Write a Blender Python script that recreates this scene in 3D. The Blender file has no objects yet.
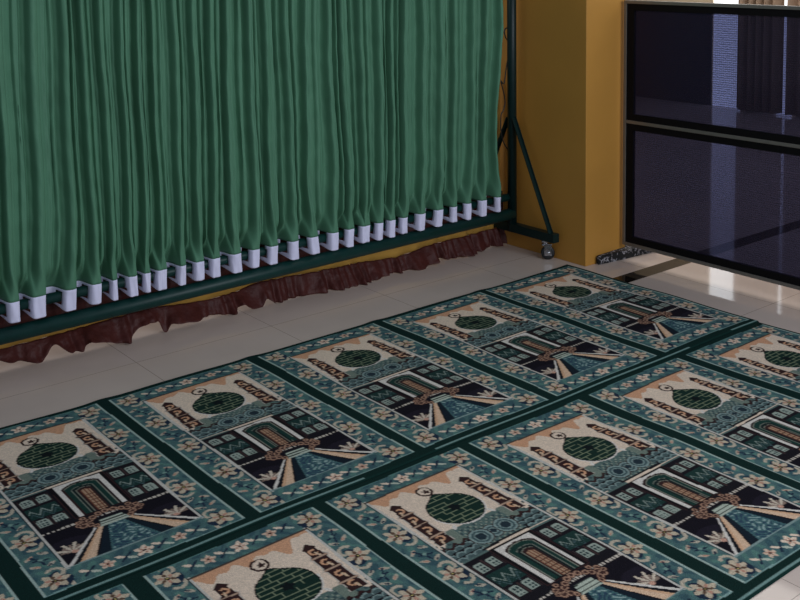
import bpy, bmesh, math, random
import numpy as np
from mathutils import Matrix, Vector

random.seed(7); rng = np.random.default_rng(11)
S = bpy.context.scene; COL = S.collection

# ------------------------------------------------------------------ helpers
def s2l(c):
    c = np.asarray(c, float) / 255.0
    return np.where(c <= 0.04045, c / 12.92, ((c + 0.055) / 1.055) ** 2.4)
def rgba(c): return (*[float(x) for x in s2l(c)], 1.0)

def link(o): COL.objects.link(o); return o
def mesh_obj(name, me, mats, parent=None, smooth=False):
    o = link(bpy.data.objects.new(name, me))
    for m in (mats if isinstance(mats, (list, tuple)) else [mats]): me.materials.append(m)
    if smooth: me.polygons.foreach_set('use_smooth', [True] * len(me.polygons))
    if parent is not None: o.parent = parent
    return o
def bm_obj(name, bm, mats, parent=None, smooth=False):
    bmesh.ops.recalc_face_normals(bm, faces=bm.faces)
    me = bpy.data.meshes.new(name); bm.to_mesh(me); bm.free()
    return mesh_obj(name, me, mats, parent, smooth)
def tag(o, label, cat, group=None, kind=None):
    o['label'] = label; o['category'] = cat
    if group: o['group'] = group
    if kind: o['kind'] = kind
    return o
def struct(o, label, cat):
    o['kind'] = 'structure'; o['label'] = label; o['category'] = cat; return o
def empty(name, loc, label, cat, group=None):
    o = link(bpy.data.objects.new(name, None)); o.location = loc; o.empty_display_size = .1
    return tag(o, label, cat, group)
def setloc(o, parent):      # geometry is written in world metres; keep it there under a moved parent
    o.parent = parent; o.matrix_parent_inverse = Matrix.Translation(-Vector(parent.location)); return o

def add_box(bm, lo, hi, bevel=0.0, mat=0):
    r = bmesh.ops.create_cube(bm, size=1.0)
    vs = r['verts']
    for v in vs:
        v.co = Vector([lo[i] + (v.co[i] + .5) * (hi[i] - lo[i]) for i in range(3)])
    fs = set(f for v in vs for f in v.link_faces)
    for f in fs: f.material_index = mat
    if bevel:
        es = list(set(e for v in vs for e in v.link_edges))
        bmesh.ops.bevel(bm, geom=es, offset=bevel, segments=2, affect='EDGES', profile=.7)
def add_tube(bm, pts, r, seg=14, mat=0, caps=True):
    pts = [Vector(p) for p in pts]; rings = []
    rad = r if isinstance(r, (list, tuple)) else [r] * len(pts)
    prev = None
    for i, p in enumerate(pts):
        d = (pts[min(i + 1, len(pts) - 1)] - pts[max(i - 1, 0)]).normalized()
        if prev is None:
            n = d.orthogonal().normalized()
        else:
            n = (prev - d * prev.dot(d)).normalized()
        prev = n; b = d.cross(n)
        rings.append([bm.verts.new(p + rad[i] * (math.cos(a) * n + math.sin(a) * b))
                      for a in [2 * math.pi * k / seg for k in range(seg)]])
    for a, b in zip(rings, rings[1:]):
        for k in range(seg):
            f = bm.faces.new((a[k], a[(k + 1) % seg], b[(k + 1) % seg], b[k])); f.material_index = mat; f.smooth = True
    if caps:
        for rg in (rings[0], rings[-1]):
            f = bm.faces.new(rg); f.material_index = mat
def add_bar(bm, a, b, w, h, up=(0, 0, 1), mat=0):
    a, b = Vector(a), Vector(b); d = (b - a).normalized(); s = d.cross(Vector(up)).normalized(); u = s.cross(d)
    vs = [bm.verts.new(p + s * x * w / 2 + u * y * h / 2) for p in (a, b) for x, y in ((-1, -1), (1, -1), (1, 1), (-1, 1))]
    for q in ((0, 1, 2, 3), (7, 6, 5, 4), (0, 4, 5, 1), (1, 5, 6, 2), (2, 6, 7, 3), (3, 7, 4, 0)):
        bm.faces.new([vs[i] for i in q]).material_index = mat
def add_lathe(bm, c, axis, prof, seg=28, mat=0):
    """prof: (distance along axis, radius)"""
    c = Vector(c); d = Vector(axis).normalized(); n = d.orthogonal().normalized(); b = d.cross(n); rings = []
    for t, r in prof:
        rings.append([bm.verts.new(c + d * t + r * (math.cos(a) * n + math.sin(a) * b)) for a in [2 * math.pi * k / seg for k in range(seg)]])
    for p, q in zip(rings, rings[1:]):
        for k in range(seg):
            f = bm.faces.new((p[k], p[(k + 1) % seg], q[(k + 1) % seg], q[k])); f.material_index = mat; f.smooth = True
    bm.faces.new(rings[0]).material_index = mat; bm.faces.new(rings[-1]).material_index = mat

def grid_mesh(name, V, nu, nv, keep=None):
    """V: (nu*nv,3) row-major with v fastest"""
    i = np.arange(nu - 1)[:, None] * nv + np.arange(nv - 1)[None, :]
    F = np.stack([i, i + nv, i + nv + 1, i + 1], -1).reshape(-1, 4)
    if keep is not None: F = F[keep.reshape(-1)]
    me = bpy.data.meshes.new(name)
    me.vertices.add(len(V)); me.vertices.foreach_set('co', np.ascontiguousarray(V, dtype=np.float32).ravel())
    me.loops.add(F.size); me.loops.foreach_set('vertex_index', F.astype(np.int32).ravel())
    me.polygons.add(len(F)); me.polygons.foreach_set('loop_start', np.arange(0, F.size, 4, dtype=np.int32))
    me.update(calc_edges=True); me.validate()
    return me

# ------------------------------------------------------------------ materials
def mat(name, col, rough=.6, metal=0.0, spec=.5, noise=0.0, nscale=40, bump=0.0, bscale=200, sheen=0.0, coords='Object'):
    m = bpy.data.materials.new(name); m.use_nodes = True
    nt = m.node_tree; N, L = nt.nodes, nt.links; B = N['Principled BSDF']
    B.inputs['Base Color'].default_value = rgba(col); B.inputs['Roughness'].default_value = rough
    B.inputs['Metallic'].default_value = metal; B.inputs['Specular IOR Level'].default_value = spec
    if sheen:
        B.inputs['Sheen Weight'].default_value = sheen; B.inputs['Sheen Roughness'].default_value = .4
    tc = N.new('ShaderNodeTexCoord')
    if noise:
        n = N.new('ShaderNodeTexNoise'); n.inputs['Scale'].default_value = nscale; n.inputs['Detail'].default_value = 4
        L.new(tc.outputs[coords], n.inputs['Vector'])
        mx = N.new('ShaderNodeMixRGB'); mx.blend_type = 'MULTIPLY'; mx.inputs['Fac'].default_value = 1
        mx.inputs['Color1'].default_value = rgba(col)
        r = N.new('ShaderNodeMapRange'); r.inputs['From Min'].default_value = .3; r.inputs['From Max'].default_value = .7
        r.inputs['To Min'].default_value = 1 - noise; r.inputs['To Max'].default_value = 1 + noise
        L.new(n.outputs['Fac'], r.inputs['Value']); L.new(r.outputs['Result'], mx.inputs['Color2']); L.new(mx.outputs['Color'], B.inputs['Base Color'])
    if bump:
        n2 = N.new('ShaderNodeTexNoise'); n2.inputs['Scale'].default_value = bscale; n2.inputs['Detail'].default_value = 3
        L.new(tc.outputs[coords], n2.inputs['Vector'])
        b = N.new('ShaderNodeBump'); b.inputs['Strength'].default_value = bump; b.inputs['Distance'].default_value = .01
        L.new(n2.outputs['Fac'], b.inputs['Height']); L.new(b.outputs['Normal'], B.inputs['Normal'])
    return m

M_frame = mat('dark_green_paint', (12, 50, 46), .42, spec=.3, noise=.12, nscale=25)
M_post = mat('dark_green_post_paint', (8, 34, 33), .4, spec=.3, noise=.12, nscale=25)
M_curtain = mat('green_curtain_cloth', (82, 128, 101), .65, spec=.25, noise=.06, nscale=9)
M_hem = mat('white_hem_cloth', (220, 218, 242), .7, noise=.04, nscale=30)
M_yellowcloth = mat('yellow_cloth', (196, 150, 66), .75, noise=.06, nscale=14)
M_brown = mat('brown_satin', (72, 32, 28), .55, spec=.25, noise=.15, nscale=18, bump=1.0, bscale=24)
M_ochre = mat('ochre_wall_paint', (188, 134, 56), .55, noise=.05, nscale=3, bump=.05, bscale=120)
M_cream = mat('cream_wall_paint', (206, 188, 160), .7, noise=.03, nscale=2)
M_alu = mat('grey_aluminium', (128, 124, 118), .45, metal=.6, noise=.05, nscale=30)
M_black = mat('black_rubber', (9, 8, 10), .7, spec=.15)
M_chrome = mat('chrome', (190, 190, 195), .22, metal=1.0)
M_wheel = mat('dark_grey_wheel', (26, 26, 28), .5)
M_wire = mat('black_wire', (14, 13, 13), .5)

def floor_mat():
    m = bpy.data.materials.new('polished_tile'); m.use_nodes = True
    nt = m.node_tree; N, L = nt.nodes, nt.links; B = N['Principled BSDF']
    tc = N.new('ShaderNodeTexCoord'); sp = N.new('ShaderNodeSeparateXYZ'); L.new(tc.outputs['Object'], sp.inputs[0])
    def math_(op, a, b=None):
        n = N.new('ShaderNodeMath'); n.operation = op
        for k, v in enumerate((a, b)):
            if v is None: continue
            if isinstance(v, (int, float)): n.inputs[k].default_value = v
            else: L.new(v, n.inputs[k])
        return n.outputs[0]
    def line(sock, off, hw):
        a = math_('SUBTRACT', sock, off); a = math_('DIVIDE', a, .6); a = math_('FRACT', a); a = math_('SUBTRACT', a, .5); a = math_('ABSOLUTE', a)
        return math_('GREATER_THAN', a, .5 - hw / .6)
    g = math_('MAXIMUM', line(sp.outputs['X'], .85, .0013), line(sp.outputs['Y'], .27, .0013))
    st = math_('LESS_THAN', math_('ABSOLUTE', math_('SUBTRACT', sp.outputs['Y'], -.288)), .046)
    # slow tonal drift from tile to tile
    n1 = N.new('ShaderNodeTexNoise'); n1.inputs['Scale'].default_value = 2.5; n1.inputs['Detail'].default_value = 6; L.new(tc.outputs['Object'], n1.inputs['Vector'])
    cr = N.new('ShaderNodeValToRGB'); cr.color_ramp.elements[0].position = .3; cr.color_ramp.elements[1].position = .7
    cr.color_ramp.elements[0].color = rgba((198, 180, 168)); cr.color_ramp.elements[1].color = rgba((208, 190, 178)); L.new(n1.outputs['Fac'], cr.inputs['Fac'])
    m1 = N.new('ShaderNodeMixRGB'); L.new(cr.outputs['Color'], m1.inputs['Color1']); m1.inputs['Color2'].default_value = rgba((150, 136, 126)); L.new(g, m1.inputs['Fac'])
    m2 = N.new('ShaderNodeMixRGB'); L.new(m1.outputs['Color'], m2.inputs['Color1']); m2.inputs['Color2'].default_value = rgba((26, 22, 20)); L.new(st, m2.inputs['Fac'])
    L.new(m2.outputs['Color'], B.inputs['Base Color'])
    B.inputs['Roughness'].default_value = .06; B.inputs['IOR'].default_value = 1.33
    return m
M_floor = floor_mat()

def rug_mat():
    m = bpy.data.materials.new('woven_pile'); m.use_nodes = True
    nt = m.node_tree; N, L = nt.nodes, nt.links; B = N['Principled BSDF']
    a = N.new('ShaderNodeVertexColor'); a.layer_name = 'weave'
    tc = N.new('ShaderNodeTexCoord'); n = N.new('ShaderNodeTexNoise'); n.inputs['Scale'].default_value = 320; n.inputs['Detail'].default_value = 2
    L.new(tc.outputs['Object'], n.inputs['Vector'])
    mr = N.new('ShaderNodeMapRange'); mr.inputs['From Min'].default_value = .3; mr.inputs['From Max'].default_value = .7; mr.inputs['To Min'].default_value = .88; mr.inputs['To Max'].default_value = 1.12
    L.new(n.outputs['Fac'], mr.inputs['Value'])
    mx = N.new('ShaderNodeMixRGB'); mx.blend_type = 'MULTIPLY'; mx.inputs['Fac'].default_value = 1
    L.new(a.outputs['Color'], mx.inputs['Color1']); L.new(mr.outputs['Result'], mx.inputs['Color2']); L.new(mx.outputs['Color'], B.inputs['Base Color'])
    B.inputs['Roughness'].default_value = .95; B.inputs['Specular IOR Level'].default_value = .1
    b = N.new('ShaderNodeBump'); b.inputs['Strength'].default_value = .5; b.inputs['Distance'].default_value = .004
    L.new(n.outputs['Fac'], b.inputs['Height']); L.new(b.outputs['Normal'], B.inputs['Normal'])
    return m
M_rug = rug_mat()

def screen_mat():
    """dark woven screen: wavy rows of tiny holes that let a little light through"""
    m = bpy.data.materials.new('dark_mesh_screen'); m.use_nodes = True
    nt = m.node_tree; N, L = nt.nodes, nt.links; B = N['Principled BSDF']; out = N['Material Output']
    tc = N.new('ShaderNodeTexCoord')
    mp = N.new('ShaderNodeMapping'); L.new(tc.outputs['Object'], mp.inputs['Vector'])
    w = N.new('ShaderNodeTexWave'); w.wave_type = 'BANDS'; w.bands_direction = 'Z'; w.inputs['Scale'].default_value = 31
    w.inputs['Distortion'].default_value = 3.6; w.inputs['Detail'].default_value = 2; w.inputs['Detail Scale'].default_value = 2.6
    L.new(mp.outputs['Vector'], w.inputs['Vector'])
    w2 = N.new('ShaderNodeTexWave'); w2.wave_type = 'BANDS'; w2.bands_direction = 'Y'; w2.inputs['Scale'].default_value = 30; w2.inputs['Distortion'].default_value = 1.0
    L.new(mp.outputs['Vector'], w2.inputs['Vector'])
    a = N.new('ShaderNodeMath'); a.operation = 'MULTIPLY'; L.new(w.outputs['Fac'], a.inputs[0]); a.inputs[1].default_value = .75
    a2 = N.new('ShaderNodeMath'); a2.operation = 'MULTIPLY_ADD'; L.new(w2.outputs['Fac'], a2.inputs[0]); a2.inputs[1].default_value = .25; L.new(a.outputs[0], a2.inputs[2])
    mr = N.new('ShaderNodeMapRange'); mr.inputs['To Min'].default_value = .18; mr.inputs['To Max'].default_value = .39; L.new(a2.outputs[0], mr.inputs['Value'])
    tr = N.new('ShaderNodeBsdfTransparent'); tr.inputs['Color'].default_value = (.64, .68, .95, 1)
    B.inputs['Base Color'].default_value = rgba((34, 28, 45)); B.inputs['Roughness'].default_value = .5; B.inputs['Specular IOR Level'].default_value = .25
    mx = N.new('ShaderNodeMixShader'); L.new(mr.outputs['Result'], mx.inputs['Fac']); L.new(B.outputs[0], mx.inputs[1]); L.new(tr.outputs[0], mx.inputs[2])
    L.new(mx.outputs[0], out.inputs['Surface'])
    return m
M_screen = screen_mat()

def emit_mat(name, col, st):
    m = bpy.data.materials.new(name); m.use_nodes = True; B = m.node_tree.nodes['Principled BSDF']
    B.inputs['Base Color'].default_value = (.8, .8, .8, 1); B.inputs['Emission Color'].default_value = col; B.inputs['Emission Strength'].default_value = st
    return m
M_day = emit_mat('daylit_window_pane', (.9, .95, 1.0, 1), 1.6)

def matpattern():
    m = bpy.data.materials.new('black_patterned_cloth'); m.use_nodes = True
    nt = m.node_tree; N, L = nt.nodes, nt.links; B = N['Principled BSDF']
    tc = N.new('ShaderNodeTexCoord'); w = N.new('ShaderNodeTexWave'); w.wave_type = 'RINGS'; w.inputs['Scale'].default_value = 11; w.inputs['Distortion'].default_value = 7; w.inputs['Detail'].default_value = 2; w.inputs['Detail Scale'].default_value = 5
    L.new(tc.outputs['Object'], w.inputs['Vector'])
    cr = N.new('ShaderNodeValToRGB'); cr.color_ramp.elements[0].position = .86; cr.color_ramp.elements[1].position = .98
    cr.color_ramp.elements[0].color = rgba((7, 7, 9)); cr.color_ramp.elements[1].color = rgba((150, 146, 150)); L.new(w.outputs['Fac'], cr.inputs['Fac'])
    L.new(cr.outputs['Color'], B.inputs['Base Color']); B.inputs['Roughness'].default_value = .8
    return m
M_mat = matpattern()

# ------------------------------------------------------------------ camera
R = np.array([[.7768, .0706, -.6258], [-.6296, .0667, -.774], [-.0129, .9953, .0963]])
u_, _, v_ = np.linalg.svd(R); R = u_ @ v_
cam = bpy.data.cameras.new('camera'); co = link(bpy.data.objects.new('camera', cam))
mw = Matrix.Identity(4)
for i in range(3):
    for j in range(3): mw[i][j] = R[i, j]
mw.translation = (-.8205, -3.4139, 1.5458); co.matrix_world = mw
cam.sensor_width = 36; cam.sensor_fit = 'HORIZONTAL'; cam.lens = 36 * 1064.94 / 800; cam.shift_y = -(300 - 53.2) / 800
cam.clip_start = .05; cam.clip_end = 60; S.camera = co

# ------------------------------------------------------------------ setting
bm = bmesh.new(); add_box(bm, (-2.2, -4.6, -.1), (8.2, 4.0, 0.0))
struct(bm_obj('floor', bm, M_floor), 'polished beige tile floor with a dark inlaid stripe by the pillar', 'floor')
bm = bmesh.new(); add_box(bm, (3.053, -.038, 0), (3.352, 1.15, 3.0), .004)
struct(bm_obj('pillar', bm, M_ochre), 'ochre painted square pillar between the curtain screen and the mesh barrier', 'pillar')
bm = bmesh.new(); add_box(bm, (-2.2, 3.6, 0), (8.2, 3.75, 3.0))
struct(bm_obj('wall_back', bm, mat('brown_wall_paint', (112, 92, 76), .7)), 'brownish wall far behind the curtain screen', 'wall')
G0, G1 = 2.36, 2.675
bm = bmesh.new()
add_box(bm, (8.0, G1, 0), (8.15, 3.6, 3.0)); add_box(bm, (8.0, -3.5, 0), (8.15, G0, 3.0)); add_box(bm, (8.0, G0, 2.5), (8.15, G1, 3.0))
struct(bm_obj('wall_far', bm, M_cream), 'cream wall far beyond the mesh barrier with a tall bright gap', 'wall')
bm = bmesh.new(); add_box(bm, (8.012, G0, 0.0), (8.03, G1, 2.5))
w1 = struct(bm_obj('window_1', bm, M_day), 'tall narrow bright window seen through the upper mesh panel', 'window')

bm = bmesh.new(); add_box(bm, (7.985, G1 + .004, 0), (8.0, 3.6, .968))
struct(bm_obj('trim_1', bm, mat('blue_grey_wainscot', (44, 50, 72), .5)), 'dark blue grey wainscot left of the bright gap', 'trim')
bm = bmesh.new(); add_box(bm, (7.985, 1.82, 0.0), (7.998, 1.97, 2.3))
struct(bm_obj('window_2', bm, M_day), 'very narrow bright window seen at the right of the mesh panel', 'window')
M_sheer = mat('beige_sheer', (150, 128, 108), .8)
def sheer(y0, y1, label):
    n = 160; yy = np.linspace(y0, y1, n); z = np.linspace(2.45, .02, 8)
    V = np.zeros((n, 8, 3))
    for j in range(8):
        V[:, j, 0] = 7.88 + .045 * np.sin(yy * 62 + 2 * np.sin(yy * 9)); V[:, j, 1] = yy; V[:, j, 2] = z[j]
    me = grid_mesh('sheer_curtain', V.reshape(-1, 3), n, 8)
    o = mesh_obj('sheer_curtain', me, M_sheer, smooth=True); sm = o.modifiers.new('cloth', 'SOLIDIFY'); sm.thickness = .002
    return tag(o, label, 'curtain')
sheer(1.85, 2.342, 'beige sheer curtain right beside the tall bright gap, beyond the mesh barrier')
sheer(-.6, 1.80, 'wide beige sheer curtain at the far right edge, beyond the mesh barrier')

# ------------------------------------------------------------------ prayer carpets
DG, TEAL, TEAL2, LINE = (12, 39, 35), (73, 103, 103), (58, 86, 92), (158, 176, 166)
CREAM, TAN, BLK, MAR = (222, 200, 178), (204, 154, 120), (24, 22, 28), (52, 32, 32)
NAVY, GREY, ORG, RING = (30, 44, 62), (86, 106, 101), (166, 134, 108), (126, 146, 142)
BRICK, PINK, WHITE = (118, 128, 102), (184, 138, 118), (214, 206, 196)

def lobes(x, y, cx, cy, r, n, k, ph=0):
    dx, dy = x - cx, y - cy; a = np.arctan2(dy, dx)
    return np.hypot(dx, dy) < r * (1 + k * np.cos(n * a + ph))
def ell(x, y, cx, cy, a, b, rot=0):
    c, s = math.cos(rot), math.sin(rot); dx, dy = x - cx, y - cy
    return ((c * dx + s * dy) / a) ** 2 + ((-s * dx + c * dy) / b) ** 2 < 1
def seg(x, y, x0, y0, x1, y1, w):
    dx, dy = x1 - x0, y1 - y0; q = np.clip(((x - x0) * dx + (y - y0) * dy) / (dx * dx + dy * dy), 0, 1)
    return np.hypot(x - x0 - q * dx, y - y0 - q * dy) < w
def arc(x, y, cx, cy, r, w, a0, a1):
    a = np.arctan2(y - cy, x - cx); return (np.abs(np.hypot(x - cx, y - cy) - r) < w) & (a > a0) & (a < a1)

PW, PL = .53, .98
def panel_rgb(s, t):
    """colour of one prayer panel; s across 0..1, t from the dome end 0..1"""
    C = np.empty(s.shape + (3,)); C[:] = TEAL
    x, y = s * PW, t * PL
    xm = np.minimum(x, PW - x)                       # mirrored
    left = s < .5
    def put(m, c): C[m] = c
    nz = np.sin(x * 90 + 2 * np.sin(y * 40)) * np.sin(y * 75 + 1.7 * np.sin(x * 55))
    put(nz > .35, TEAL2)
    put(nz < -.55, (84, 120, 112))
    # border flowers along the long sides
    for i, tc in enumerate((.05, .275, .50, .725, .95)):
        cy = tc * PL; cx = .044
        for sg in (-1, 1):
            put(arc(xm, y, cx + .012, cy + sg * .034, .02, .0052, -2.6, 2.6) & ((y - cy) * sg > .016), (184, 172, 152))
            put(ell(xm, y, cx + .006, cy + sg * .03, .014, .007, .5 * sg), NAVY)
        put(ell(xm, y, cx + .02, cy + .012, .02, .026, .5), NAVY)
        put(lobes(xm, y, cx, cy, .030, 6, .26, .4), (192, 176, 152))
        for k in range(6):
            a = k * math.pi / 3 + .5; put(ell(xm, y, cx + .0155 * math.cos(a), cy + .0155 * math.sin(a), .0078, .0048, a), PINK if k % 2 else (96, 74, 60))
        put(np.hypot(xm - cx, y - cy) < .0075, MAR); put(np.hypot(xm - cx, y - cy) < .0028, (190, 176, 110))
        if i < 4:
            my = cy + .1125 * PL
            for sg in (-1, 1):
                put(ell(xm, y, .026, my + sg * .024, .015, .0058, .6 * sg), (178, 168, 150)); put(ell(xm, y, .064, my + sg * .03, .015, .0062, -.6 * sg), (178, 168, 150))
                put(ell(xm, y, .030, my + sg * .026, .008, .003, .6 * sg), PINK); put(ell(xm, y, .060, my + sg * .034, .008, .003, -.6 * sg), NAVY)
                put(seg(xm, y, .045, my, .03 + .02 * (sg > 0), my + sg * .026, .003), NAVY)
            put(seg(xm, y, .03, my - .004, .066, my + .006, .0032), NAVY)
            put(ell(xm, y, .048, my - .002, .006, .006), (120, 150, 140))
    # border flowers across both ends
    for base, end in ((.039, 0), (.941, 1)):
        cy = base * PL + (.0 if end == 0 else .022)
        for sc, big in ((.5, 1), (.32, .8), (.68, .8)):
            cx = sc * PW
            put(lobes(x, y, cx, cy, .021 * big, 5, .25, .3), CREAM if big == 1 else (206, 182, 160))
            for k in range(5):
                a = k * 1.2566 + .3; put(ell(x, y, cx + .011 * big * math.cos(a), cy + .011 * big * math.sin(a), .005, .0034, a), PINK)
            put(np.hypot(x - cx, y - cy) < .0045, MAR)
        for sc in (.235, .41, .59, .765):
            cx = sc * PW
            put(ell(x, y, cx - .012, cy - .008, .014, .0058, .7), CREAM); put(ell(x, y, cx + .012, cy + .01, .014, .0055, .7), (180, 186, 170))
            put(seg(x, y, cx - .016, cy + .014, cx + .016, cy - .014, .0032), NAVY)
    # ---- inner field
    a0, a1, b0, b1 = .166, .842, .085, .915
    inn = (s > a0) & (s < a1) & (t > b0) & (t < b1)
    X = np.where(left, s, 1.008 - s)                 # mirrored about s=.504
    F = np.zeros_like(C); F[:] = CREAM
    C0 = C; C = F
    def put(m, c): C[m] = c
    mx = np.minimum(x, .504 * 2 * PW - x)            # metric mirrored
    cxm = .504 * PW
    # sky band
    edge = .118 + .012 * np.sin(s * 31) + .01 * np.sin(s * 57 + 1) + .03 * np.clip(.38 - s, 0, 1) + .018 * np.exp(-((s - .66) / .05) ** 2) - .02 * np.exp(-((s - .8) / .05) ** 2)
    put(t < edge, TAN)
    # grey roof fields under the dome
    put((t > .352 + .05 * np.abs(np.sin(X * 24))) & (t < .48), GREY)
    put((t > .35) & (X > .33) & (t < .48), GREY)
    put((np.sin(x * 260) * np.sin(y * 230) > .35) & (t > .36) & (t < .48), (58, 76, 78))
    put((np.sin(x * 310 + 2) * np.sin(y * 270 + 1) > .5) & (t > .36) & (t < .48) & (X > .3), (138, 146, 132))
    put((t > .345) & (t < .41) & (X > .27) & (X < .345), (112, 124, 112))
    # scalloped tiles left and right
    q = (t > .412) & (t < .48) & (X < .35)
    row = np.floor((t - .412) / .0235); fx = np.mod(X * PW / .03 + .5 * np.mod(row, 2), 1) - .5; fy = np.mod((t - .412) / .0235, 1)
    put(q, (74, 92, 92)); put(q & ((np.hypot(fx * 1.1, (fy - 1.0) * .8) > .52)), RING); put(q & (np.hypot(fx * 1.1, (fy - .95) * .8) > .66), BLK)
    put((np.abs(t - .412 - .008 * np.sin(X * 90)) < .005) & (X < .35), MAR)
    # three arches
    for ax, r in ((.504, .020), (.415, .026), (.593, .026)):
        d = np.hypot(x - ax * PW, (y - .425 * PL)); up = (t < .468)
        put((d < r + .011) & up, MAR); put((d < r + .008) & up, RING); put((d < r + .001) & up, (66, 86, 88)); put((d < r - .006) & up, RING); put((d < r - .010) & up, (36, 50, 58))
    put((np.abs(t - .474) < .0045) & (X > .33), BLK)
    # moon
    d = np.hypot(x - .49 * PW, y - .146 * PL)
    put(seg(x, y, .497 * PW, .165 * PL, .5 * PW, .19 * PL, .006), MAR)
    put(d < .027, MAR); put(d < .0195, CREAM); put((np.hypot(x - .50 * PW, y - .140 * PL) < .0155) & (d >= .0195), CREAM); put(lobes(x, y, .496 * PW, .148 * PL, .0095, 5, .3), MAR)
    # dome
    th = np.arctan2(y - .272 * PL, x - cxm); rr = .084 * (1 + .03 * np.cos(2 * th)) + .015 * np.exp(-((th + 1.571) / .26) ** 2); d = np.hypot(x - cxm, y - .272 * PL)
    low = y > .272 * PL
    put((d < rr + .005) & low, WHITE); put(d < rr, (16, 24, 24)); ins = d < rr - .004
    put(ins, (20, 44, 37))
    row = np.floor(y / .0185); fy = np.mod(y / .0185, 1); fx = np.mod(x / .043 + .5 * np.mod(row, 2) + .15 * np.sin(row * 2.1), 1)
    put(ins & ((fy < .17) | (fx < .075)), BRICK)
    put((lobes(x, y, cxm, .268 * PL, .017, 5, .2)), (14, 22, 24))
    for sg in (-1, 1):
        put(ell(x, y, cxm + sg * .072, .345 * PL, .006, .012, -.5 * sg), WHITE)
    # minarets
    ms = X
    w = np.interp(t, [.146, .158, .166, .172, .205, .213, .222, .265, .275, .285, .335, .342, .352, .388], [.005, .026, .040, .030, .036, .052, .038, .040, .054, .040, .044, .056, .044, .048])
    mc = np.interp(t, [.146, .388], [.250, .243])
    mm = (t > .146) & (t < .388) & (np.abs(ms - mc) < w)
    put((t > .15) & (t < .388) & (np.abs(ms - mc) < w + .006) & (t > .2), (188, 176, 164)); put(mm, MAR)
    for tq in (.187, .243, .305, .36):
        put(arc(x * 0 + (ms - mc) * PW, y, .0, tq * PL, .0105, .0036, -2.4, 2.6) & mm, TAN)
        put(ell((ms - mc) * PW, y, -.006, (tq + .014) * PL, .0038, .012, .25) & mm, (206, 176, 146))
    for tq in (.213, .275, .342):
        put((np.abs(t - tq) < .0032) & (np.abs(ms - mc) < w) & (t > .2), (176, 146, 124))
    # facade
    fac = (t > .482) & (t < .722)
    put(fac, BLK)
    put((t > .482) & (t < .489) & (X < .35), GREY)
    put(fac & (np.abs(t - .596) < .032) & (X > .185) & (X < .345), (28, 54, 50))
    zz = .596 + .016 * (2 * np.abs(np.mod(X * 17, 1) - .5) - .5) * 2
    put((np.abs(t - zz) < .0042) & (X > .19) & (X < .34), (128, 140, 132)); put((np.abs(t - zz - .02) < .003) & (X > .19) & (X < .34), (70, 90, 92))
    for wc in (.222, .305):
        for tc in (.530, .660):
            dx, dy = np.abs(X - wc) * PW, (t - tc) * PL
            box = (dx < .0155) & (np.abs(dy) < .0205) & ~((dy < -.011) & (np.hypot(dx, dy + .009) > .0155))
            put(box, (150, 160, 148)); ib = (dx < .0122) & (np.abs(dy) < .0172)
            put(ib & box & (np.mod((X - wc) * PW + .5, .0105) < .0062) & (np.mod(dy + .5, .0125) < .0078), (44, 60, 62))
            put((np.abs(dx - .0195) < .0018) & (np.abs(dy) < .026), (60, 44, 44))
    # door frame
    put((X > .352) & (t > .476) & (t < .697), MAR)
    put((X > .358) & (t > .476) & (t < .694), (20, 16, 20))
    put((X > .352) & (t > .477) & (t < .4865), CREAM)
    put((X > .378) & (X < .404) & (t > .492) & (t < .692), WHITE)
    put((X > .378) & (t > .492) & (t < .503), WHITE)
    arch = lambda hw, top: (np.abs(x - cxm) < hw) & ((y - top) > hw * 1.0 - np.sqrt(np.clip((hw * 1.25) ** 2 - (x - cxm) ** 2, 0, 1)) * .8) & (t < .69)
    put((X > .404) & (t > .503) & (t < .69), BLK)
    put((X > .40) & (t > .500) & (t < .53) & ~arch(.054, .500 * PL), WHITE)
    for hw, tp, c in ((.052, .502, MAR), (.047, .507, (128, 132, 118)), (.0445, .510, (24, 54, 48)), (.031, .528, (112, 118, 106)), (.0285, .531, (20, 34, 34)), (.0225, .541, (120, 120, 106)), (.020, .544, MAR), (.0135, .556, ORG)):
        put(arch(hw, tp * PL), c)
    dd = arch(.0135, .556 * PL)
    put(dd & (np.mod(y, .0175) < .0045) & (t > .575), MAR); put(dd & (np.abs(np.mod((x - cxm) + .5, .0105) - .005) < .0016), (110, 66, 50))
    # lower triangles and path
    low = t > .718
    put(low, (20, 17, 26))
    put((t > .7165) & (t < .7255) & (np.mod(X * PW, .013) < .0085), (196, 184, 170))
    put((t > .7255) & (t < .731), BLK)
    # plants
    put(ell(mx, y, .25 * PW, .80 * PL, .05, .02, 0), (30, 26, 37))
    for k in range(9):
        a = -3.0 + k * .36; q = .042 if k % 2 else .030
        put(seg(mx, y, .242 * PW, .850 * PL, .242 * PW + q * math.cos(a), .850 * PL + q * math.sin(a), .0042), (204, 188, 168) if k % 2 else (136, 116, 104))
    put(np.hypot(mx - .245 * PW, y - .852 * PL) < .008, (196, 150, 130))
    # path bands: straight rays from the steps to the lower corners
    fl = np.clip((t - .768) / (.915 - .768), 0, 1)
    bound = lambda top, bot: top + (bot - top) * fl
    below = t > .762
    put(below & (X > bound(.405, .165)), WHITE)
    put(below & (X > bound(.418, .190)), (22, 24, 30))
    put(below & (X > bound(.428, .222)), (208, 166, 132))
    put(below & (X > bound(.438, .245)), (214, 180, 150))
    put(below & (X > bound(.448, .300)), BLK)
    put(below & (X > bound(.452, .315)), (20, 32, 42))
    put(below & (X > bound(.47, .378)), (66, 98, 101))
    wt = np.sin(x * 150 + 3 * np.sin(y * 110)) * np.sin(y * 190 + 2 * np.sin(x * 120))
    put(below & (X > bound(.475, .39)) & (wt > .3), (44, 66, 84)); put(below & (X > bound(.475, .39)) & (wt < -.55), (140, 162, 158))
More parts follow.
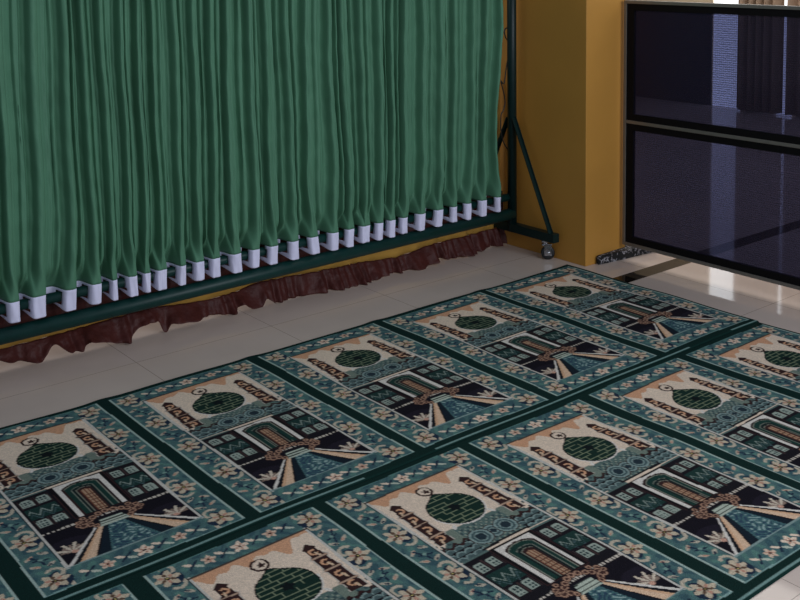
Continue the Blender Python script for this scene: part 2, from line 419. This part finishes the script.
    # steps
    stp = (t > .738) & (t < .778) & (X > np.interp(t, [.738, .778], [.448, .425]))
    put(stp, (176, 184, 168)); put(stp & (np.mod(t - .738, .0135) < .0045), (60, 66, 62))
    # bushes along the foot of the door
    for cxb, cyb, r in ((.362, .748, .0125), (.395, .752, .0125), (.378, .732, .0125), (.405, .728, .0125), (.355, .722, .011), (.43, .718, .0125), (.465, .708, .0125), (.504, .704, .0125), (.385, .708, .010), (.342, .738, .010), (.415, .765, .011)):
        d = np.hypot(mx - cxb * PW, y - cyb * PL)
        put(d < r, MAR); put((d < r * .8), (164, 128, 106)); put(d < r * .45, (70, 46, 42))
    put((X < .18) & (t > .4), C[(X < .18) & (t > .4)] * 1)
    C0[inn] = C[inn]; C = C0
    def put(m, c): C[m] = c
    # light lines: inner frame and outer edges
    lx, ly = .0042, .0042
    inside = (s > a0 - .012) & (s < a1 + .012) & (t > b0 - .006) & (t < b1 + .006)
    side = (np.abs(s - a0) * PW < lx) | (np.abs(s - a1) * PW < lx)
    ends = (np.abs(t - b1) * PL < .003)
    put(inside & (((np.abs(s - a0 + .010) * PW < .003) | (np.abs(s - a1 - .010) * PW < .003))), (40, 58, 60))
    put(inside & side, (196, 190, 180)); put(inside & ends, RING)
    put(inside & (np.abs(t - b0) * PL < .0035), (70, 62, 56))
    put((s * PW < .0065) | ((1 - s) * PW < .0065), LINE)
    put(((1 - t) * PL < .004), (128, 158, 152)); put((t * PL < .003), (92, 128, 122))
    return C

def carpet(name, x_end, pitch, gap, n0, n1, y_top, length, y_bot, label, step=.0035, seed=0, bulge=1.0, pad=.028):
    """one roll: panels n0..n1 repeated along X, dome end towards the curtain"""
    x0, x1 = n0 * pitch + x_end, (n1 + 1) * pitch + x_end
    nx = int((x1 - x0) / step) + 1; ny = int((y_top - y_bot) / step) + 1
    gx = np.linspace(x0, x1, nx); gy = np.linspace(y_top, y_bot, ny)
    XX, YY = np.meshgrid(gx, gy, indexing='ij')
    k = (XX - x_end) / pitch; ki = np.clip(np.floor(k), n0, n1); f = k - ki
    g = gap / pitch
    # each panel is woven a little off true
    wob = .0035 * np.sin(3.1 * YY + 1.7 * ki + seed) 
    s = ((f - g / 2) * pitch + wob) / (pitch - gap); t = (PAD_T + 0 * YY) * 0 + (-(YY - (y_top - pad))) / length
    t = t + .004 * np.sin(XX * 5.3 + seed)
    ok = (s > 0) & (s < 1) & (t > 0) & (t < 1)
    C = np.empty(XX.shape + (3,)); C[:] = DG
    C[ok] = panel_rgb(s[ok][None], t[ok][None])[0]
    # light selvedge thread on the near edge
    C[(YY - y_bot < .0115) & (YY - y_bot > .0045) & (np.sin(XX * 4 + seed) > -.85)] = (112, 140, 134)
    C[(y_top - YY < .004)] = (10, 34, 32)
    # knots vary
    C = C * (1 + .035 * rng.standard_normal(XX.shape))[..., None]
    C = np.clip(C, 0, 255)
    sep = np.exp(-(((k - np.round(k)) * pitch) / .045) ** 2)
    Yd = YY + bulge * (.009 * sep - .003 + .003 * np.sin(XX * 7 + seed)) * np.clip(1 - (y_top - YY) / .25, 0, 1)
    Z = .0075 + .0016 * np.sin(XX * 9 + 2 * np.sin(YY * 5)) + .0012 * np.sin(YY * 13 + XX * 3 + seed)
    d = np.minimum(np.minimum(XX - x0, x1 - XX), np.minimum(y_top - YY, YY - y_bot))
    Z = np.where(d < .006, np.where(d < 1e-4, .0005, Z * (.6 + .4 * d / .006)), Z)
    V = np.stack([XX, Yd, Z], -1).reshape(-1, 3)
    me = grid_mesh(name, V, nx, ny)
    ca = me.color_attributes.new('weave', 'FLOAT_COLOR', 'POINT')
    A = np.ones((nx * ny, 4), np.float32); A[:, :3] = s2l(C).reshape(-1, 3)
    ca.data.foreach_set('color', A.ravel())
    o = mesh_obj(name, me, M_rug, smooth=True)
    me.flip_normals()
    return tag(o, label, 'carpet')
PAD_T = 0
carpet('prayer_carpet', 0.0, .6, .0445, -2, 4, .027, .9855, -1.0215,
       'teal and dark green prayer carpet roll nearest the curtain, mosque panels with domes', seed=.3, pad=.027)
carpet('prayer_carpet', .2183, .5542, .0469, -2, 4, -1.0235, .9787, -2.066,
       'teal and dark green prayer carpet roll in the foreground, largest mosque panels', seed=1.9, bulge=0.0)

# ------------------------------------------------------------------ curtain partition frame
YF = .41
root = empty('curtain_partition', (1.45, YF, 0), 'dark green tubular frame on casters carrying the green curtain', 'partition')
XL, XR = -.12, 3.0
def part(name, bm, m, parent=root, smooth=False):
    o = bm_obj(name, bm, m, None, smooth)
    if parent is root: setloc(o, root)
    else:
        o.parent = parent          # the part's own matrix is already the world's
    return o
def caster(x, y, ztop, turn=.85):
    def spin(bm):
        bmesh.ops.transform(bm, matrix=Matrix.Translation((x, y, 0)) @ Matrix.Rotation(turn, 4, 'Z') @ Matrix.Translation((-x, -y, 0)), verts=bm.verts[:])
        return bm
    bm = bmesh.new()
    # swivel plate, stem and fork
    add_box(bm, (x - .02, y - .02, ztop - .006), (x + .02, y + .02, ztop), .001)
    add_lathe(bm, (x, y, ztop - .022), (0, 0, 1), [(0, .013), (.010, .017), (.017, .014)], 20)
    oy = y - .012
    for sx in (-1, 1):
        add_box(bm, (x + sx * .015 - .0016, oy - .016, .022), (x + sx * .015 + .0016, oy + .018, ztop - .018), .001)
    add_box(bm, (x - .0166, oy - .018, ztop - .026), (x + .0166, y + .018, ztop - .018), .002)
    c = part('caster', spin(bm), M_chrome)
    bm = bmesh.new(); prof = [(-.011, .019), (-.011, .028), (-.008, .0342), (.008, .0342), (.011, .028), (.011, .019)]
    add_lathe(bm, (x, oy, .0345), (1, 0, 0), prof, 32)
    part('wheel', spin(bm), M_wheel, c)
    bm = bmesh.new(); add_lathe(bm, (x, oy, .0345), (1, 0, 0), [(-.0185, .006), (-.0145, .010), (-.0112, .016), (.0112, .016), (.0145, .010), (.0185, .006)], 24)
    part('hub', spin(bm), M_chrome, c)
def side(x):
    bm = bmesh.new(); add_tube(bm, [(x, YF, .10), (x, YF, 1.92)], .0235, 20); part('post', bm, M_post)
    bm = bmesh.new(); add_box(bm, (x - .021, .105, .098), (x + .021, .72, .142), .003); part('foot_beam', bm, M_post)
    for y in (.178, .65): caster(x, y, .098)
    for sg, ye in ((-1, .135), (1, .69)):
        bm = bmesh.new(); add_bar(bm, (x, YF + sg * .02, .69), (x, ye, .14), .020, .004, up=(1, 0, 0)); add_bar(bm, (x - .012, YF + sg * .02, .69), (x - .012, ye, .14), .004, .020, up=(1, 0, 0))
        part('brace', bm, M_post)
side(XR); side(XL)
bm = bmesh.new(); add_tube(bm, [(XL, YF, .169), (XR, YF, .190)], .0295, 20); part('bottom_rail', bm, M_frame)
bm = bmesh.new(); add_tube(bm, [(XL, YF + .012, .268), (XR, YF + .012, .276)], .0195, 16); part('hem_pipe', bm, M_frame)
bm = bmesh.new(); add_tube(bm, [(XL, YF, 1.90), (XR, YF, 1.90)], .0235, 20); part('top_rail', bm, M_frame)

# ------------------------------------------------------------------ green curtain
hemx = [0.438, 0.531, 0.649, 0.747, 0.821, 0.897, 0.96, 1.023, 1.108, 1.184, 1.262, 1.363, 1.45, 1.537, 1.643, 1.753, 1.858, 1.944, 2.026, 2.106, 2.183, 2.261, 2.362, 2.469, 2.569, 2.665, 2.77, 2.874]
hemw = [0.05, 0.063, 0.057, 0.051, 0.032, 0.045, 0.034, 0.051, 0.04, 0.05, 0.051, 0.057, 0.049, 0.055, 0.056, 0.058, 0.054, 0.05, 0.057, 0.046, 0.047, 0.048, 0.056, 0.057, 0.046, 0.047, 0.055, 0.042]
hem_u = [14, 39.5, 70.5, 95.5, 114, 132.5, 147.5, 162, 181.5, 198.5, 215.5, 237, 255, 272.5, 293.5, 314.5, 334, 349.5, 364, 378, 391, 404, 420.5, 437.5, 453, 467.5, 483, 498]
mid_u = [8, 40, 72, 93, 112, 129, 146, 160, 181, 198, 216, 230, 258, 270, 294, 307, 335, 349, 365, 382, 393, 404, 424, 442, 453, 473, 483, 495]
top_u = [0, 34, 66, 83, 102, 122, 139, 153, 176, 194, 212, 227, 251, 266, 287, 306, 329, 341, 360, 380, 391, 404, 424, 442, 455, 474, 486, 501]
mid_h = [.55] * 28
def ray_y(u, v, y):       # where the line of sight through a pixel of the photograph meets the curtain's own plane
    d = R @ np.array([(u - 400) / 1064.94, -(v - 53.2) / 1064.94, -1.]); T = np.array([-.8205, -3.4139, 1.5398]); return T + d * (y - T[1]) / d[1]
midx, topx = [], []
for a, b in zip(mid_u, top_u):
    v = 200 if a < 300 else 140
    midx.append(ray_y(a, v, .385)[0]); topx.append(ray_y(b, 60 if b < 300 else 20, .385)[0])
ext = list(np.arange(hemx[0] - .095, XL + .04, -.095))[::-1]
hx = np.array(ext + hemx); hw = np.array([.05] * len(ext) + hemw)
mxx = np.array(list(np.array(ext) - .0) + midx); tx = np.array(ext + topx)
NP = len(hx); SUB = 46
cols = []      # (pleat index float)
ph = np.arange(-.5 * SUB, (NP - .5) * SUB + 1) / SUB
def interp_ext(v, q):
    i = np.arange(NP); d0, d1 = v[1] - v[0], v[-1] - v[-2]
    return np.where(q < 0, v[0] + d0 * q, np.where(q > NP - 1, v[-1] + d1 * .62 * (q - NP + 1), np.interp(q, i, v)))
zs = np.concatenate([np.linspace(1.885, 1.25, 10)[:-1], np.linspace(1.25, .42, 42)[:-1], np.linspace(.42, .292, 14)[:-1], np.linspace(.292, .222, 14)])
HEMZ = .304
amp_r = rng.uniform(.85, 1.15, NP + 2); sub_a = rng.uniform(.15, .75, NP + 2); sub_p = rng.uniform(.33, .67, NP + 2); rwid = rng.uniform(.10, .16, NP + 2); kink = rng.uniform(-1, 1, (NP + 2, 3)); kz = rng.uniform(.36, .75, NP + 2)
Vc = np.zeros((len(ph), len(zs), 3))
fr = ph - np.round(ph)                         # -.5 .. .5, 0 = ridge
pi_ = np.clip(np.round(ph).astype(int), 0, NP - 1)
gapi = np.clip(np.floor(ph).astype(int) + 1, 0, NP)   # which valley
gf = ph - np.floor(ph)
for j, z in enumerate(zs):
    wtop = np.clip((z - .62) / .5, 0, 1); wmid = np.clip((z - .24) / .3, 0, 1)
    base = interp_ext(hx, ph) * (1 - wmid) + wmid * (interp_ext(mxx, ph) * (1 - wtop) + interp_ext(tx, ph) * wtop)
    # upper profile: narrow rounded ridges, a lesser ridge inside each valley
    rw = rwid[pi_]
    ridge = np.exp(-(np.abs(fr) / rw) ** 6.5)
    sp = sub_p[gapi]; second = np.exp(-(np.abs(gf - sp) / .085) ** 5) * sub_a[gapi]
    slope = np.interp(gf, [0, .62, .70, .80, 1], [.80, .56, .36, .42, .72])       # each panel falls back gently and comes forward steeply
    groove2 = np.exp(-(np.abs(gf - sp + .135) / .05) ** 2) * sub_a[gapi]
    up = slope * (1 - ridge) + ridge * (.86 + .18 * amp_r[pi_]) + .40 * second - .22 * groove2 + .03 * np.sin(gf * 31 + 5 * kink[gapi, 0])
    # lower profile: squared flutes that stand in front of and behind the pipe
    half = (hw[pi_] / 2) / np.where(fr > 0, np.diff(hx, append=hx[-1] + .1)[pi_], np.diff(hx, prepend=hx[0] - .1)[pi_])
    dn = 1 / (1 + np.exp((np.abs(fr) - half) / .03))
    w = np.clip((.40 - z) / .10, 0, 1); w = w * w * (3 - 2 * w)
    prof = up * (1 - w) + dn * w
    dd_ = np.clip((z - .30) / .25, 0, 1); yb, yf = YF + .052 - .012 * dd_, YF - .040 + .008 * dd_
    y = yb + (yf - yb) * prof
    # slack creases above the hem
    c = np.exp(-((z - kz[pi_] * .62 - .08) / .035) ** 2)
    y = y + .006 * kink[pi_, 1] * c
    xs = base + .010 * kink[pi_, 2] * np.exp(-((z - .36) / .06) ** 2) * ridge + .003 * np.sin(z * 9 + pi_ * 1.3)
    y = y + .0025 * np.sin(z * 21 + pi_ * 2.3) * ridge + .0012 * np.sin(z * 55 + ph * 17)
    dz = 0.0
    zz = z + (0 if z > .23 else -.004 * np.sin(pi_ * 2.1) )
    zz = np.maximum(zz, .222 + .020 * (1 - prof)) if z < .26 else zz
    Vc[:, j] = np.stack([xs, y, np.full_like(xs, 1) * zz], -1)
Vg = Vc.reshape(-1, 3); nu, nv = len(ph), len(zs)
cen = (Vc[:-1, :-1] + Vc[1:, :-1] + Vc[:-1, 1:] + Vc[1:, 1:]) / 4
pipez = .268 + (cen[..., 0] - XL) / (XR - XL) * .008
slot = (np.abs(cen[..., 2] - pipez) < .025) & (np.abs(cen[..., 1] - (YF + .012)) < .0235)
hemf = cen[..., 2] < HEMZ
me = grid_mesh('green_curtain', Vg, nu, nv, keep=(~hemf))
cur = mesh_obj('green_curtain', me, M_curtain, smooth=True); me.flip_normals()
tag(cur, 'pleated green curtain with a white hem hanging from the dark green frame', 'curtain')
me = grid_mesh('white_hem', Vg, nu, nv, keep=(hemf & ~slot))
hem = mesh_obj('white_hem', me, M_hem, cur, smooth=True); me.flip_normals(); hem['label'] = 'white hem band with slots for the pipe'
for o in (cur, hem):
    sm = o.modifiers.new('cloth', 'SOLIDIFY'); sm.thickness = .0012; sm.offset = 0

# ------------------------------------------------------------------ yellow cloth with brown ruffles behind the frame
BOT = [(0.1, .03), (.3, .05), (0.418, 0.054), (0.51, 0.023), (0.567, 0.016), (0.627, 0.072), (0.661, 0.031), (0.712, 0.023), (0.75, 0.057), (0.831, 0.029), (0.856, 0.015), (0.923, 0.007), (0.959, 0.048), (0.994, 0.062), (1.051, 0.055), (1.067, 0.005), (1.090, 0.003), (1.104, 0.039), (1.228, 0.027), (1.294, 0.025), (1.38, 0.009), (1.44, 0.049), (1.479, 0.018), (1.529, 0.011), (1.545, 0.048), (1.6, 0.012), (1.72, .004), (1.9, .005), (2.05, .003), (2.2, .006), (2.42, .003), (2.5, .006), (2.58, .018), (2.62, .004), (2.75, .008), (3.04, .012)]
TOP = [(0.1, .088), (0.42, 0.088), (0.648, 0.094), (0.893, 0.105), (1.049, 0.11), (1.174, 0.095), (1.296, 0.085), (1.441, 0.093), (1.542, 0.111), (1.815, 0.1), (2.087, 0.098), (2.328, 0.08), (2.532, 0.102), (2.746, 0.103), (3.04, 0.108)]
YS = .53
def strip(name, top, bot, amp0, amp1, m, parent=None, xa=.1, xb=3.035, nx=1400, nz=14, freq=1.0, fwd=0.0, ys=None):
    ys = YS if ys is None else ys
    xs = np.linspace(xa, xb, nx); tz = np.interp(xs, *zip(*top)); bz = np.interp(xs, *zip(*bot))
    q = np.linspace(0, 1, nz)
    k_ = np.exp(-np.linspace(-2, 2, 15) ** 2); k_ /= k_.sum(); bz = np.convolve(np.pad(bz, 7, mode='edge'), k_, 'valid')
    calm = .55 + .45 * np.clip((xs - 1.3) / .5, 0, 1)
    gat = (np.sin(xs * 58 * freq + 3.5 * np.sin(xs * 9) + 2.2 * np.sin(xs * 27)) * .65 + .35 * np.sin(xs * 119 * freq + 3 * np.sin(xs * 19))) * calm
    big = np.sin(xs * 15 + 1.6 * np.sin(xs * 5)) + .5 * np.sin(xs * 41 + 2 * np.sin(xs * 13))
    V = np.zeros((nx, nz, 3))
    for j, w in enumerate(q):
        a = amp0 + (amp1 - amp0) * w
        shear = .006 * w * np.sin(xs * 37 + 1)
        V[:, j, 0] = np.clip(xs + shear, xa, xb); V[:, j, 1] = ys - fwd * w + a * gat + a * .9 * w * big + .003 * np.sin(w * 9 + xs * 60) * w; V[:, j, 2] = np.maximum(tz + (bz - tz) * w, .003)
    me = grid_mesh(name, V.reshape(-1, 3), nx, nz); me.flip_normals()
    o = mesh_obj(name, me, m, parent, smooth=True)
    sm = o.modifiers.new('cloth', 'SOLIDIFY'); sm.thickness = .001; sm.offset = 0
    return o
TOP = [(x, z - .008 - .010 * min(max((x - 1.6) / .6, 0), 1)) for x, z in TOP]
ys_top = TOP
sk = strip('yellow_drape', [(0.1, .9), (3.04, .9)], ys_top, .004, .004, M_yellowcloth, nz=20, freq=.35)
tag(sk, 'yellow drape with a gathered brown ruffle along the floor behind the frame', 'drape')
strip('hem_ruffle', [(x, z + .006) for x, z in TOP], BOT, .008, .019, M_brown, sk, fwd=.05, ys=YS - .012)
strip('upper_ruffle', [(0.1, .285), (3.04, .285)], [(0.1, .140), (1.4, .138), (3.04, .135)], .005, .010, M_brown, sk, fwd=.012, ys=YS - .012, freq=.9)

# ------------------------------------------------------------------ mesh barrier
BX = 3.315; ya, yb = -.060, -2.35
bar = empty('mesh_barrier', (BX, (ya + yb) / 2, 0), 'grey framed barrier with two dark mesh panels beside the ochre pillar', 'barrier')
def bpart(name, bm, m, parent=bar, smooth=False):
    o = bm_obj(name, bm, m, None, smooth); o.parent = parent; o.matrix_parent_inverse = Matrix.Translation(-Vector(bar.location)); return o
ZB, ZT = .070, 1.289
def zm(y): return .688 + .0 * y
f = .016
bm = bmesh.new(); add_box(bm, (BX - .014, ya - f, ZB), (BX + .014, ya, ZT), .002); bpart('upright', bm, M_alu)
bm = bmesh.new(); add_box(bm, (BX - .014, yb, 0.0), (BX + .014, yb + f, ZT), .002); bpart('upright', bm, M_alu)
bm = bmesh.new(); add_box(bm, (BX - .014, yb + f, ZT - f), (BX + .014, ya - f, ZT), .002); bpart('top_bar', bm, M_alu)
bm = bmesh.new(); add_box(bm, (BX - .014, yb + f, ZB), (BX + .014, ya - f, ZB + f), .002); bpart('bottom_bar', bm, M_alu)
bm = bmesh.new(); add_box(bm, (BX - .013, yb + f, .684), (BX + .013, ya - f, .700), .002); bpart('middle_bar', bm, M_alu)
for y in (yb, -1.34):
    bm = bmesh.new(); add_box(bm, (BX - .20, y, 0.0), (BX + .20, y + .03, .03), .003); add_box(bm, (BX - .012, y + .003, .028), (BX + .012, y + .027, ZB + .002)); bpart('foot', bm, M_alu)
for z0, z1, nm in ((ZB + f, .684, 'lower'), (.700, ZT - f, 'upper')):
    bm = bmesh.new(); b_ = .032; sb = .042
    y0, y1 = yb + f, ya - f
    for lo, hi in (((y0, z0), (y1, z0 + b_)), ((y0, z1 - b_), (y1, z1)), ((y0, z0 + b_), (y0 + sb, z1 - b_)), ((y1 - sb, z0 + b_), (y1, z1 - b_))):
        add_box(bm, (BX - .009, lo[0], lo[1]), (BX + .009, hi[0], hi[1]))
    bpart('black_border', bm, M_black)
    bm = bmesh.new(); add_box(bm, (BX - .0015, y0 + sb, z0 + b_), (BX + .0015, y1 - sb, z1 - b_)); p = bpart('mesh_panel', bm, M_screen)

# ------------------------------------------------------------------ patterned mat at the pillar foot
bm = bmesh.new()
pts = [(3.118, -.066), (3.30, -.083), (3.53, -.104), (3.545, .10), (3.362, .12), (3.360, -.046), (3.122, -.042)]
lo = [bm.verts.new((x, y, .0005)) for x, y in pts]; hi = [bm.verts.new((x, y, .042 if i < 3 else .044)) for i, (x, y) in enumerate(pts)]
bm.faces.new(lo[::-1]); bm.faces.new(hi)
for i in range(len(pts)): bm.faces.new((lo[i], lo[(i + 1) % len(pts)], hi[(i + 1) % len(pts)], hi[i]))
bmesh.ops.bevel(bm, geom=[e for e in bm.edges], offset=.006, segments=2, affect='EDGES')
tag(bm_obj('folded_mat', bm, M_mat), 'black folded mat with white squiggle pattern at the foot of the ochre pillar', 'mat')

# ------------------------------------------------------------------ wire by the post
bm = bmesh.new()
def curve(ctrl, n=40):
    c = [Vector(p) for p in ctrl]; out = []
    for i in range(len(c) - 1):
        p0, p1, p2, p3 = c[max(i - 1, 0)], c[i], c[i + 1], c[min(i + 2, len(c) - 1)]
        for k in range(10):
            q = k / 10; out.append(.5 * ((2 * p1) + (-p0 + p2) * q + (2 * p0 - 5 * p1 + 4 * p2 - p3) * q * q + (-p0 + 3 * p1 - 3 * p2 + p3) * q ** 3))
    return out + [c[-1]]
Y = .43
W = [tuple(ray_y(u, v, Y)) for u, v in ((508, 26), (504.5, 29), (505.5, 36), (509, 42), (509.5, 52), (507, 62), (504, 82), (501, 80), (504, 93), (505, 102), (503, 110), (501, 114), (501, 130), (504, 142), (509, 150))]
add_tube(bm, curve(W), .003, 6)
tag(bm_obj('wire', bm, M_wire), 'thin black wire dangling between the curtain edge and the green post', 'wire')

# ------------------------------------------------------------------ light
wd = bpy.data.worlds.new('sky'); S.world = wd; wd.use_nodes = True
bg = wd.node_tree.nodes['Background']; bg.inputs['Color'].default_value = (.72, .82, 1.0, 1); bg.inputs['Strength'].default_value = .25
def area(name, loc, target, sx, sy, power, col):
    l = bpy.data.lights.new(name, 'AREA'); l.shape = 'RECTANGLE'; l.size = sx; l.size_y = sy; l.energy = power; l.color = col
    o = link(bpy.data.objects.new(name, l)); o.location = loc
    o.rotation_euler = (Vector(target) - Vector(loc)).to_track_quat('-Z', 'Y').to_euler(); return o
area('window_light', (2.2, -5.4, 2.3), (1.4, .2, .5), 4.4, 2.2, 128, (.86, .92, 1.0))
area('far_room_fill', (6.0, .5, 3.4), (6.0, .4, 0), 2.5, 4.0, 85, (1.0, .93, .84))  # unseen area lamp added to brighten the far wall and the floor there
area('rear_fill', (1.2, 1.25, 2.85), (1.2, 1.2, 0), 3.0, .8, 13, (1.0, .94, .86))  # added lamp, no fixture: lifts the floor behind the curtain, overhead to limit forward spill

S.view_settings.view_transform = 'Standard'; S.view_settings.look = 'None'; S.view_settings.gamma = 1.0
S.view_settings.exposure = 0.3; S.view_settings.use_curve_mapping = False
